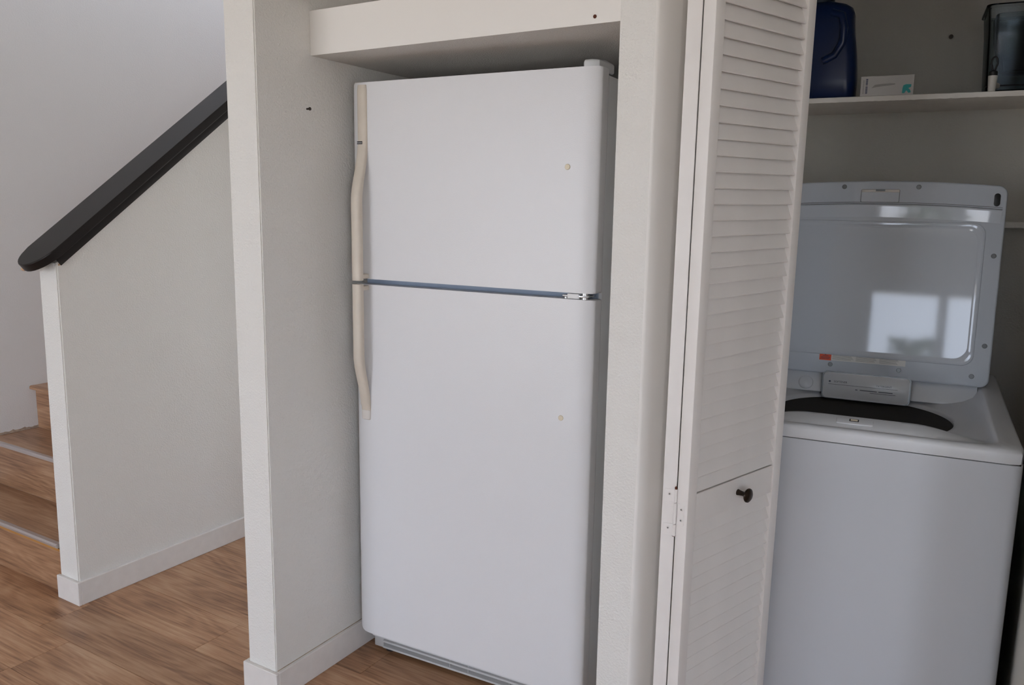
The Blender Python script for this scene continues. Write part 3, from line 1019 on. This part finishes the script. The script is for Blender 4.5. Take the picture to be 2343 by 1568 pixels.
def lip(lp, h):
    out_ = []
    for x, y, z in lp:
        a_ = math.atan2(y - TC[1], x - TC[0])
        f = max(0.0, -math.sin(a_))
        f = min(1.0, max(0.0, (f - 0.55) / 0.35))
        out_.append((x, y, z + h * f * f * (3 - 2 * f)))
    return out_


def ring_c(r, z, slope=0.0):
    return [(TC[0] + r * math.cos(2 * math.pi * i / NA), TC[1] + r * math.sin(2 * math.pi * i / NA),
             z + slope * rise(TC[1] + r * math.sin(2 * math.pi * i / NA))) for i in range(NA)]


loops = [
    ring_rr(HWW, 0.0, WDEP, 0.022, SEAM, 0.0),
    ring_rr(HWW, -0.001, WDEP, 0.022, 0.893, 1.0),
    ring_rr(HWW - 0.002, 0.001, WDEP - 0.002, 0.023, 0.8985, 1.0),
    ring_rr(HWW - 0.008, 0.006, WDEP - 0.008, 0.026, 0.9025, 1.0),
    ring_rr(HWW - 0.045, 0.0165, WDEP - 0.03, 0.045, 0.9035, 1.0),
    ring_rr(HWW - 0.050, 0.0200, WDEP - 0.034, 0.046, 0.9022, 1.0),
    lip(ring_rr(HWW - 0.056, 0.0280, WDEP - 0.040, 0.048, 0.8950, 0.9), 0.0125),
    lip(ring_rr(HWW - 0.066, 0.0560, WDEP - 0.060, 0.052, 0.8860, 0.75), 0.0315),
    lip(ring_rr(HWW - 0.085, 0.0700, WDEP - 0.130, 0.080, 0.8815, 0.55), 0.0370),
    lip(ring_c(0.2270, 0.8803, 0.05), 0.014),
    ring_c(0.221, 0.8800, 0.05),
    ring_c(0.215, 0.8770, 0.0),
    ring_c(0.214, 0.866, 0.0),
]
loft('top_deck', loops, 'deck', wm, True, False, False, 50)
loft('tub_throat', [ring_c(0.2138, 0.868), ring_c(0.211, 0.830), ring_c(0.225, 0.826), ring_c(0.225, 0.60), ring_c(0.05, 0.58)], 'tub', wm, True, False, True, 30)
loft('balance_ring', [ring_c(0.204, 0.842), ring_c(0.192, 0.846), ring_c(0.184, 0.841), ring_c(0.184, 0.824), ring_c(0.176, 0.80), ring_c(0.176, 0.74)], 'tubring', wm, True, False, False, 30)
lathe('agitator', [(0.075, 0.60), (0.055, 0.70), (0.045, 0.78), (0.038, 0.81), (0.02, 0.82), (0, 0.821)], 'tubring', wm, 28, Matrix.Translation((TC[0], TC[1], 0)))
# strike plate for the lid lock
lk = empty('lid_lock'); lk.parent = wm
sp = Matrix.Translation((-0.003, 0.0440, 0.9142)) @ Matrix.Rotation(math.radians(20), 4, 'X')
poly_extrude('lock_plate', rrect(0.040, 0.0125, 0.004, 4), -0.002, 0.0030, lambda a, b, h: sp @ Vector((a, b, h)), 'deck', lk, bev=0.001)
poly_extrude('lock_window', rrect(0.0105, 0.0050, 0.0012, 3, -0.001, 0.0015), 0.003, 0.0036, lambda a, b, h: sp @ Vector((a, b, h)), 'blackp', lk)
poly_extrude('lock_latch', rrect(0.0078, 0.0030, 0.0008, 3, -0.001, 0.0015), 0.0036, 0.0042, lambda a, b, h: sp @ Vector((a, b, h)), 'cream', lk)
# rear slope panel with dispenser
DV, DZ0, DZ1 = 0.452, 0.882, 0.953
TILT = math.radians(8)
dsp = empty('dispenser_drawer'); dsp.parent = wm
dm = Matrix.Translation((0.008, DV, DZ0)) @ Matrix.Rotation(-TILT, 4, 'X')
poly_extrude('drawer_front', rrect(0.1115, 0.036, 0.010, 6, 0, 0.034), 0.0, 0.03, lambda a, b, h: dm @ Vector((a, h, b)), 'deck', dsp, bev=0.002)
poly_extrude('drawer_surround', rrect(0.1150, 0.0385, 0.012, 6, 0, 0.0345), 0.004, 0.032, lambda a, b, h: dm @ Vector((a, h, b)), 'screw_plug', dsp)
tm = dm @ Matrix.Rotation(math.radians(90), 4, 'X')
text_mesh('lettering', 'SOFTENER', 0.0075, 'ink', dsp, tm @ Matrix.Translation((-0.066, 0.0445, 0.0003)))
text_mesh('lettering', 'DETERGENT', 0.0070, 'ink', dsp, tm @ Matrix.Translation((0.047, 0.0425, 0.0003)))
lathe('symbol', [(0.0030, 0), (0.0030, 0.0004)], 'ink', dsp, 6, dm @ Matrix.Translation((-0.0945, -0.0004, 0.0445)) @ Matrix.Rotation(math.radians(90), 4, 'X'))
box('printed_line', -0.098, 0.082, -0.0004, 0.0002, 0.0362, 0.0371, 'ink', dsp, mtx=dm)
for k, (a, b) in enumerate(((-0.026, -0.020), (-0.014, 0.030), (0.034, 0.070))):
    box('printed_line', a, b, -0.0004, 0.0002, 0.0255, 0.0275, 'ink', dsp, mtx=dm)
box('printed_line', 0.012, 0.078, -0.0004, 0.0002, 0.0208, 0.0219, 'ink', dsp, mtx=dm)
# sloping back wall of the recess beside the drawer
for a, b in ((-0.285, -0.107), (0.123, 0.285)):
    pr = [(0.470, 0.890), (0.470, 0.895), (0.500, 0.952), (0.60, 0.952), (0.60, 0.89)]
    poly_extrude('rear_slope', pr, a, b, lambda v, z, h: Vector((h, v, z)), 'deck', wm, bev=0.004, angle=30)
lathe('hinge_boss', [(0.020, 0), (0.019, 0.003), (0.014, 0.006), (0, 0.0075)], 'deck', wm, 24,
      Matrix.Translation((-0.152, 0.478, 0.912)) @ Matrix.Rotation(math.radians(62), 4, 'X'))
# control console behind the lid
pr = [(0.585, 0.93), (0.60, 1.03), (0.63, 1.06), (0.655, 1.06), (0.657, 0.93)]
poly_extrude('control_console', pr, -HWW + 0.004, HWW - 0.06, lambda v, z, h: Vector((h, v, z)), 'deck', wm, bev=0.006, angle=40)

# lid
LIDT = math.radians(6.5)
LH, LHW = 0.536, 0.307
lid = empty('lid')
lid.parent = wm
lid.matrix_local = Matrix.Translation((0.000, 0.472, 0.945)) @ Matrix.Rotation(-LIDT, 4, 'X')


def lid_outline(inset=0.0, r=0.022):
    hw_ = LHW - inset
    out_ = []
    for sx_, cz, a0 in ((1, inset + r, 270), (1, None, 0), (-1, None, 90), (-1, inset + r, 180)):
        for i in range(9):
            a = math.radians(a0 + 90 * i / 8)
            czz = cz if cz is not None else LH - inset - r
            out_.append((sx_ * (hw_ - r) + r * math.cos(a), czz + r * math.sin(a)))
    # densify the top edge so it can arc
    dense = []
    for i, p in enumerate(out_):
        q = out_[(i + 1) % len(out_)]
        dense.append(p)
        L_ = math.hypot(q[0] - p[0], q[1] - p[1])
        if L_ > 0.05:
            k_ = int(L_ / 0.025)
            for t in range(1, k_):
                dense.append((p[0] + (q[0] - p[0]) * t / k_, p[1] + (q[1] - p[1]) * t / k_))
    return [(x, z + 0.014 * (1 - (x / LHW) ** 2) * max(0, (z - 0.3) / (LH - 0.3))) for x, z in dense]


rings = []
Ls = lid_outline(0.0)
rings.append([(x, 0.030, z) for x, z in lid_outline(0.004, 0.020)])
rings.append([(x, 0.026, z) for x, z in Ls])
rings.append([(x, 0.004, z) for x, z in Ls])
rings.append([(x, 0.001, z) for x, z in lid_outline(0.0018, 0.021)])
rings.append([(x, 0.0, z) for x, z in lid_outline(0.005, 0.020)])
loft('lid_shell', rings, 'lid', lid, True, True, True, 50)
# inner moulded panel: raised border, slightly dished field
def inner(hw_, z0_, z1_, r, y):
    hh = (z1_ - z0_) / 2
    cz = (z0_ + z1_) / 2
    out_ = []
    for x, z in rrect(hw_, hh, r, 10, 0, cz):
        out_.append((x, y, z + 0.012 * (1 - (x / LHW) ** 2) * max(0, (z - 0.3) / (LH - 0.3))))
    return out_


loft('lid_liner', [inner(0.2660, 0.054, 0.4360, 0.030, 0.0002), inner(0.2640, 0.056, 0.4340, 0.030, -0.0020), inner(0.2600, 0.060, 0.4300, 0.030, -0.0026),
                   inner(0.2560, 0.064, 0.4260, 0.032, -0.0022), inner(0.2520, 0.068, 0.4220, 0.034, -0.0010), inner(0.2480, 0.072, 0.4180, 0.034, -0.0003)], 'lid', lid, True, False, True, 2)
# forward-rolled band between the liner and the latch edge
NB = 40
bm = bmesh.new()
rows = []
for i in range(NB + 1):
    x = -0.297 + 0.594 * i / NB
    arc = 0.012 * (1 - (x / LHW) ** 2)
    rows.append([bm.verts.new((x, y, z + arc)) for z, y in ((0.4365, 0.0004), (0.4375, -0.0002), (0.4675, -0.0036), (0.4715, -0.0036), (0.4735, 0.0004))])
for a, b in zip(rows, rows[1:]):
    for k in range(4):
        bm.faces.new((a[k], b[k], b[k + 1], a[k + 1]))
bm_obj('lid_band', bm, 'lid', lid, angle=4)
# long crease line across the lid near its free edge
for zz in (0.4745, 0.4785):
    pts_ = [(x, -0.0003, zz + 0.012 * (1 - (x / LHW) ** 2)) for x in [LHW * (-0.97 + 1.94 * i / 40) for i in range(41)]]
    tube('lid_crease', pts_, 0.0007, 'screw_plug', lid, 6)
poly_extrude('latch_pocket_rim', rrect(0.0497, 0.0187, 0.004, 3, 0.0, 0.5080), -0.0006, 0.0002, lambda a, b, h: Vector((a, h, b)), 'screw_plug', lid)
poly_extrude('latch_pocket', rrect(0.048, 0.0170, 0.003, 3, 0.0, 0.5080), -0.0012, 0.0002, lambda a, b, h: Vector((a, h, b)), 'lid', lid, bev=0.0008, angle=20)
box('latch_pocket_lip', -0.048, 0.048, -0.0022, 0.0, 0.5180, 0.5255, 'endcap', lid, bev=0.0008)
tag(box('latch_slot', -0.012, 0.012, -0.0030, -0.0015, 0.5205, 0.5255, 'screw_plug', lid), 'dark latch slot at the lid edge')
for sgn in (1,):
    tag(poly_extrude('bumper', rrect(0.0072, 0.0170, 0.0070, 6, sgn * 0.2835, 0.5000), -0.0018, 0.001, lambda a, b, h: Vector((a, h, b)), 'blackp', lid, bev=0.0006), 'black rubber bumper on the lid')
tag(poly_extrude('bumper', rrect(0.0072, 0.0170, 0.0070, 6, -0.2835, 0.5000), -0.0018, 0.001, lambda a, b, h: Vector((a, h, b)), 'blackp', lid, bev=0.0006), 'black rubber bumper on the lid')
for x, z in ((-0.094, 0.5330), (0.095, 0.5330), (0.2885, 0.352), (0.2885, 0.112), (0.088, 0.027), (-0.090, 0.027), (0.265, 0.028), (-0.2885, 0.352), (-0.2885, 0.112), (-0.265, 0.028)):
    lathe('screw', [(0.0066, 0), (0.0066, 0.0012), (0.0052, 0.0012), (0.0046, 0.0004), (0, 0.0004)], 'screw_plug', lid, 16,
          Matrix.Translation((x, 0.0003, z)) @ Matrix.Rotation(math.radians(90), 4, 'X'))
# warning sticker and instruction sticker
ws = box('warning_sticker', -0.1205, -0.0890, -0.0031, -0.0026, 0.038, 0.0615, 'orange', lid)
ws.location.y = 0.0026
tag(ws, 'orange-red warning sticker on the open lid')
bm = bmesh.new()
v_ = [bm.verts.new(p) for p in ((-0.1075, -0.0010, 0.0535), (-0.1020, -0.0010, 0.0535), (-0.1048, -0.0010, 0.0585))]
bm.faces.new(v_)
bm_obj('warning_triangle', bm, 'ink', lid)
for zz, a, b in ((0.0510, -0.113, -0.0965), (0.0465, -0.117, -0.0925), (0.0430, -0.117, -0.0930)):
    box('printed_line', a, b, -0.0009, -0.0004, zz - 0.0008, zz + 0.0006, 'ink', lid)
lb = box('instruction_sticker', -0.0885, 0.1035, -0.0004, 0.0001, 0.0385, 0.0615, 'label', lid)
tag(lb, 'pale instruction sticker with fine print on the open lid')
for ci, (a, b) in enumerate(((-0.086, -0.030), (-0.024, 0.030), (0.037, 0.086))):
    box('printed_line', a, a + 0.012, -0.0007, -0.0003, 0.0583, 0.0597, 'ink', lid)
    for k in range(6):
        zz = 0.0556 - 0.0027 * k
        box('printed_line', a, b - 0.006 * ((k * 7 + ci * 3) % 4) / 3, -0.0007, -0.0003, zz, zz + 0.0009, 'greyprint', lid)

# ------------------------------------------------------------------ things on the shelf
def shelf_frame(u, v, rz=0.0):
    return WB @ Matrix.Translation((u, v, SZ1)) @ Matrix.Rotation(rz, 4, 'Z')


# blue detergent jug
jg = empty('detergent_jug')
jg.matrix_world = shelf_frame(-0.195, 0.605)
tag(jg, 'dark blue plastic detergent jug on the shelf behind the louvred door', 'bottle')


def jug_ring(hw_, hd_, z, r, cx_=0.0):
    return [(x, y, z) for x, y in rrect(hw_, hd_, r, 6, cx_, 0)]


prof = [(0.095, 0.052, 0.0, 0.02), (0.105, 0.058, 0.006, 0.03), (0.106, 0.060, 0.055, 0.035), (0.1045, 0.060, 0.09, 0.035), (0.099, 0.058, 0.14, 0.035), (0.092, 0.056, 0.185, 0.035), (0.089, 0.054, 0.215, 0.035),
        (0.0885, 0.053, 0.235, 0.035), (0.083, 0.050, 0.250, 0.035), (0.066, 0.044, 0.262, 0.035), (0.045, 0.036, 0.268, 0.03), (0.038, 0.034, 0.271, 0.03)]
body = loft('body', [jug_ring(a, b, z, r) for a, b, z, r in prof], 'blue', jg, True, True, True, 60)
# handle recess: a dark scooped hollow beside the grip
scoop = []
for k in range(9):
    t = k / 8
    rr = math.sin(math.pi / 2 * (1 - t))
    scoop.append([(0.012 + 0.036 * rr * math.cos(2 * math.pi * i / 24), -0.0545 - 0.0005 + 0.010 * 0, 0.165 + 0.062 * rr * math.sin(2 * math.pi * i / 24)) for i in range(24)])
grip = tube('grip', [(0.030, -0.050, 0.236), (0.058, -0.058, 0.225), (0.066, -0.061, 0.19), (0.063, -0.063, 0.15), (0.045, -0.064, 0.118), (0.015, -0.062, 0.104)], 0.0105, 'blue', jg, 12)
lathe('cap', [(0.043, 0.268), (0.043, 0.31), (0.040, 0.313), (0, 0.313)], 'cap', jg, 32, Matrix.Translation((-0.012, 0, 0)))
tag(box('label', -0.085, -0.013, -0.0605, -0.058, 0.108, 0.126, 'redlabel', jg, bev=0.0005, seg=1), 'red printed label edge')

# small white carton
cb = empty('carton')
cb.matrix_world = shelf_frame(-0.0075, 0.5145, math.radians(1.0))
tag(cb, 'small white cardboard carton with a teal mark on the shelf', 'box')
box('carton_body', -0.0660, 0.0660, 0, 0.075, 0.0003, 0.0525, 'card', cb, bev=0.0008, seg=1)
for sx_ in (-1, 1):
    box('end_flap', min(sx_ * 0.0660, sx_ * 0.0668), max(sx_ * 0.0660, sx_ * 0.0668), 0.002, 0.073, 0.002, 0.0505, 'cardside', cb)
lm = Matrix.Translation((0, -0.0003, 0)) @ Matrix.Rotation(math.radians(90), 4, 'X')
# teal arrow-like mark
mk = [(-0.010, -0.011), (-0.0045, -0.011), (0.0, -0.004), (0.0045, -0.0105), (0.0105, -0.0095), (0.0085, -0.003), (0.004, 0.001), (0.010, 0.004), (0.0105, 0.0105), (-0.002, 0.011), (-0.008, 0.0085), (-0.0095, 0.002)]
poly_extrude('printed_mark', [(a * 1.05 + 0.049, b * 1.05 + 0.016) for a, b in mk], 0, 0.0003, lambda a, b, h: lm @ Vector((a, b, h)), 'teal', cb)
random.seed(3)
z = 0.0465
for k in range(16):                              # vertical row of heavy dark print, each a short stroke
    z -= 0.0025
    if k in (7,):
        continue
    box('printed_stroke', -0.0530, -0.0480, -0.0004, -0.0001, z, z + 0.0017, 'navy', cb)
z = 0.043
for k in range(14):
    z -= 0.0026
    box('printed_stroke', -0.0600, -0.0570, -0.0004, -0.0001, z, z + 0.0014, 'greyprint', cb)
poly_extrude('printed_picture', [(-0.038, 0.021), (-0.030, 0.029), (-0.010, 0.031), (0.006, 0.0315), (0.020, 0.031), (0.020, 0.028), (0.006, 0.026), (-0.010, 0.025), (-0.026, 0.023)], 0, 0.0003,
             lambda a, b, h: lm @ Vector((a, b, h)), 'greyprint', cb)

# clear drinks dispenser with spigot
dp = empty('drink_dispenser')
dp.matrix_world = shelf_frame(0.230, 0.560, math.radians(0))
tag(dp, 'clear plastic drink dispenser with a white spigot on the shelf', 'dispenser')


def tank(hw_, hd_, z, r=0.02, cu=0.088, cv=0.075):
    return [(x, y, z) for x, y in rrect(hw_, hd_, r, 6, cu, cv)]


loft('tank', [tank(0.084, 0.07, 0.002), tank(0.086, 0.072, 0.006), tank(0.094, 0.080, 0.16), tank(0.099, 0.085, 0.215), tank(0.104, 0.090, 0.218), tank(0.104, 0.090, 0.224),
              tank(0.097, 0.083, 0.222), tank(0.091, 0.077, 0.16), tank(0.083, 0.068, 0.010)], 'clear', dp, True, True, True, 40)
loft('inner_reservoir', [tank(0.050, 0.045, 0.060), tank(0.072, 0.060, 0.145), tank(0.077, 0.064, 0.205), tank(0.075, 0.061, 0.205), tank(0.070, 0.057, 0.146), tank(0.048, 0.042, 0.063)], 'clear', dp, True, True, True, 40)
loft('base_ring', [tank(0.087, 0.073, 0.018), tank(0.088, 0.074, 0.020), tank(0.0865, 0.0725, 0.022)], 'blackp', dp, True, False, False, 40)
sg = empty('spigot'); sg.parent = dp
lathe('spigot_body', [(0.0085, 0.001), (0.0105, 0.030), (0.0112, 0.040), (0.0, 0.040)], 'spigot', sg, 20, Matrix.Translation((0.012, -0.035, 0)))
lathe('spigot_stem', [(0.0075, 0.0), (0.0075, 0.045)], 'spigot', sg, 16, Matrix.Translation((0.012, -0.035, 0.020)) @ Matrix.Rotation(math.radians(70), 4, 'Z') @ Matrix.Rotation(math.radians(90), 4, 'Y'))
lathe('lever_collar', [(0.0100, 0.040), (0.0100, 0.050), (0.006, 0.053)], 'blackp', sg, 20, Matrix.Translation((0.012, -0.035, 0)))
lp = []
for i in range(24):
    a = 2 * math.pi * i / 24
    wv = 0.0085 * math.sin(a) * (0.55 + 0.45 * math.cos(a) * -1 if False else 1)
    lp.append((0.0125 + 0.0075 * math.sin(a) * (1.0 if math.cos(a) > -0.2 else 0.75), -0.035, 0.070 + 0.0175 * math.cos(a)))
tube('lever_loop', lp, 0.0023, 'blackp', sg, 8, closed=True)

# ------------------------------------------------------------------ outside the patio window (mirrored in the lid)
random.seed(11)
for k in range(4):
    hx = -0.05 + 0.92 * k
    h_ = empty('hedge_bush', (hx, REAR_Y - 2.3, 0))
    tag(h_, ['yellow-green bush outside, mirrored at the left in the washer lid', 'green bush outside, mirrored low in the washer lid behind the photographer',
             'low green bush outside, mirrored near the right edge of the washer lid', 'far green bush outside the patio window, hardly mirrored in the lid'][k], 'bush')
    bm = bmesh.new()
    for i in range(900):
        a = random.uniform(0, 2 * math.pi)
        zc = random.uniform(0.1, 1.0)
        rr = 0.42 * math.sqrt(random.random()) * (1.05 - 0.5 * zc ** 2)
        c_ = Vector((rr * math.cos(a), rr * math.sin(a), zc * (1.62 + 0.14 * (k % 3))))
        d_ = Vector((random.gauss(0, 1), random.gauss(0, 1), random.gauss(0.4, 1))).normalized()
        s_ = d_.cross(Vector((random.gauss(0, 1), random.gauss(0, 1), random.gauss(0, 1)))).normalized()
        L_ = random.uniform(0.05, 0.09)
        q = [c_ - d_ * L_, c_ + s_ * L_ * 0.45, c_ + d_ * L_, c_ - s_ * L_ * 0.45]
        bm.faces.new([bm.verts.new(p) for p in q])
    fo = bm_obj('foliage', bm, 'leaf', h_)
    tube('stem', [(0, 0, 0), (0.02, 0.01, 0.4), (0, 0.03, 0.9)], 0.02, 'rust', h_, 8)
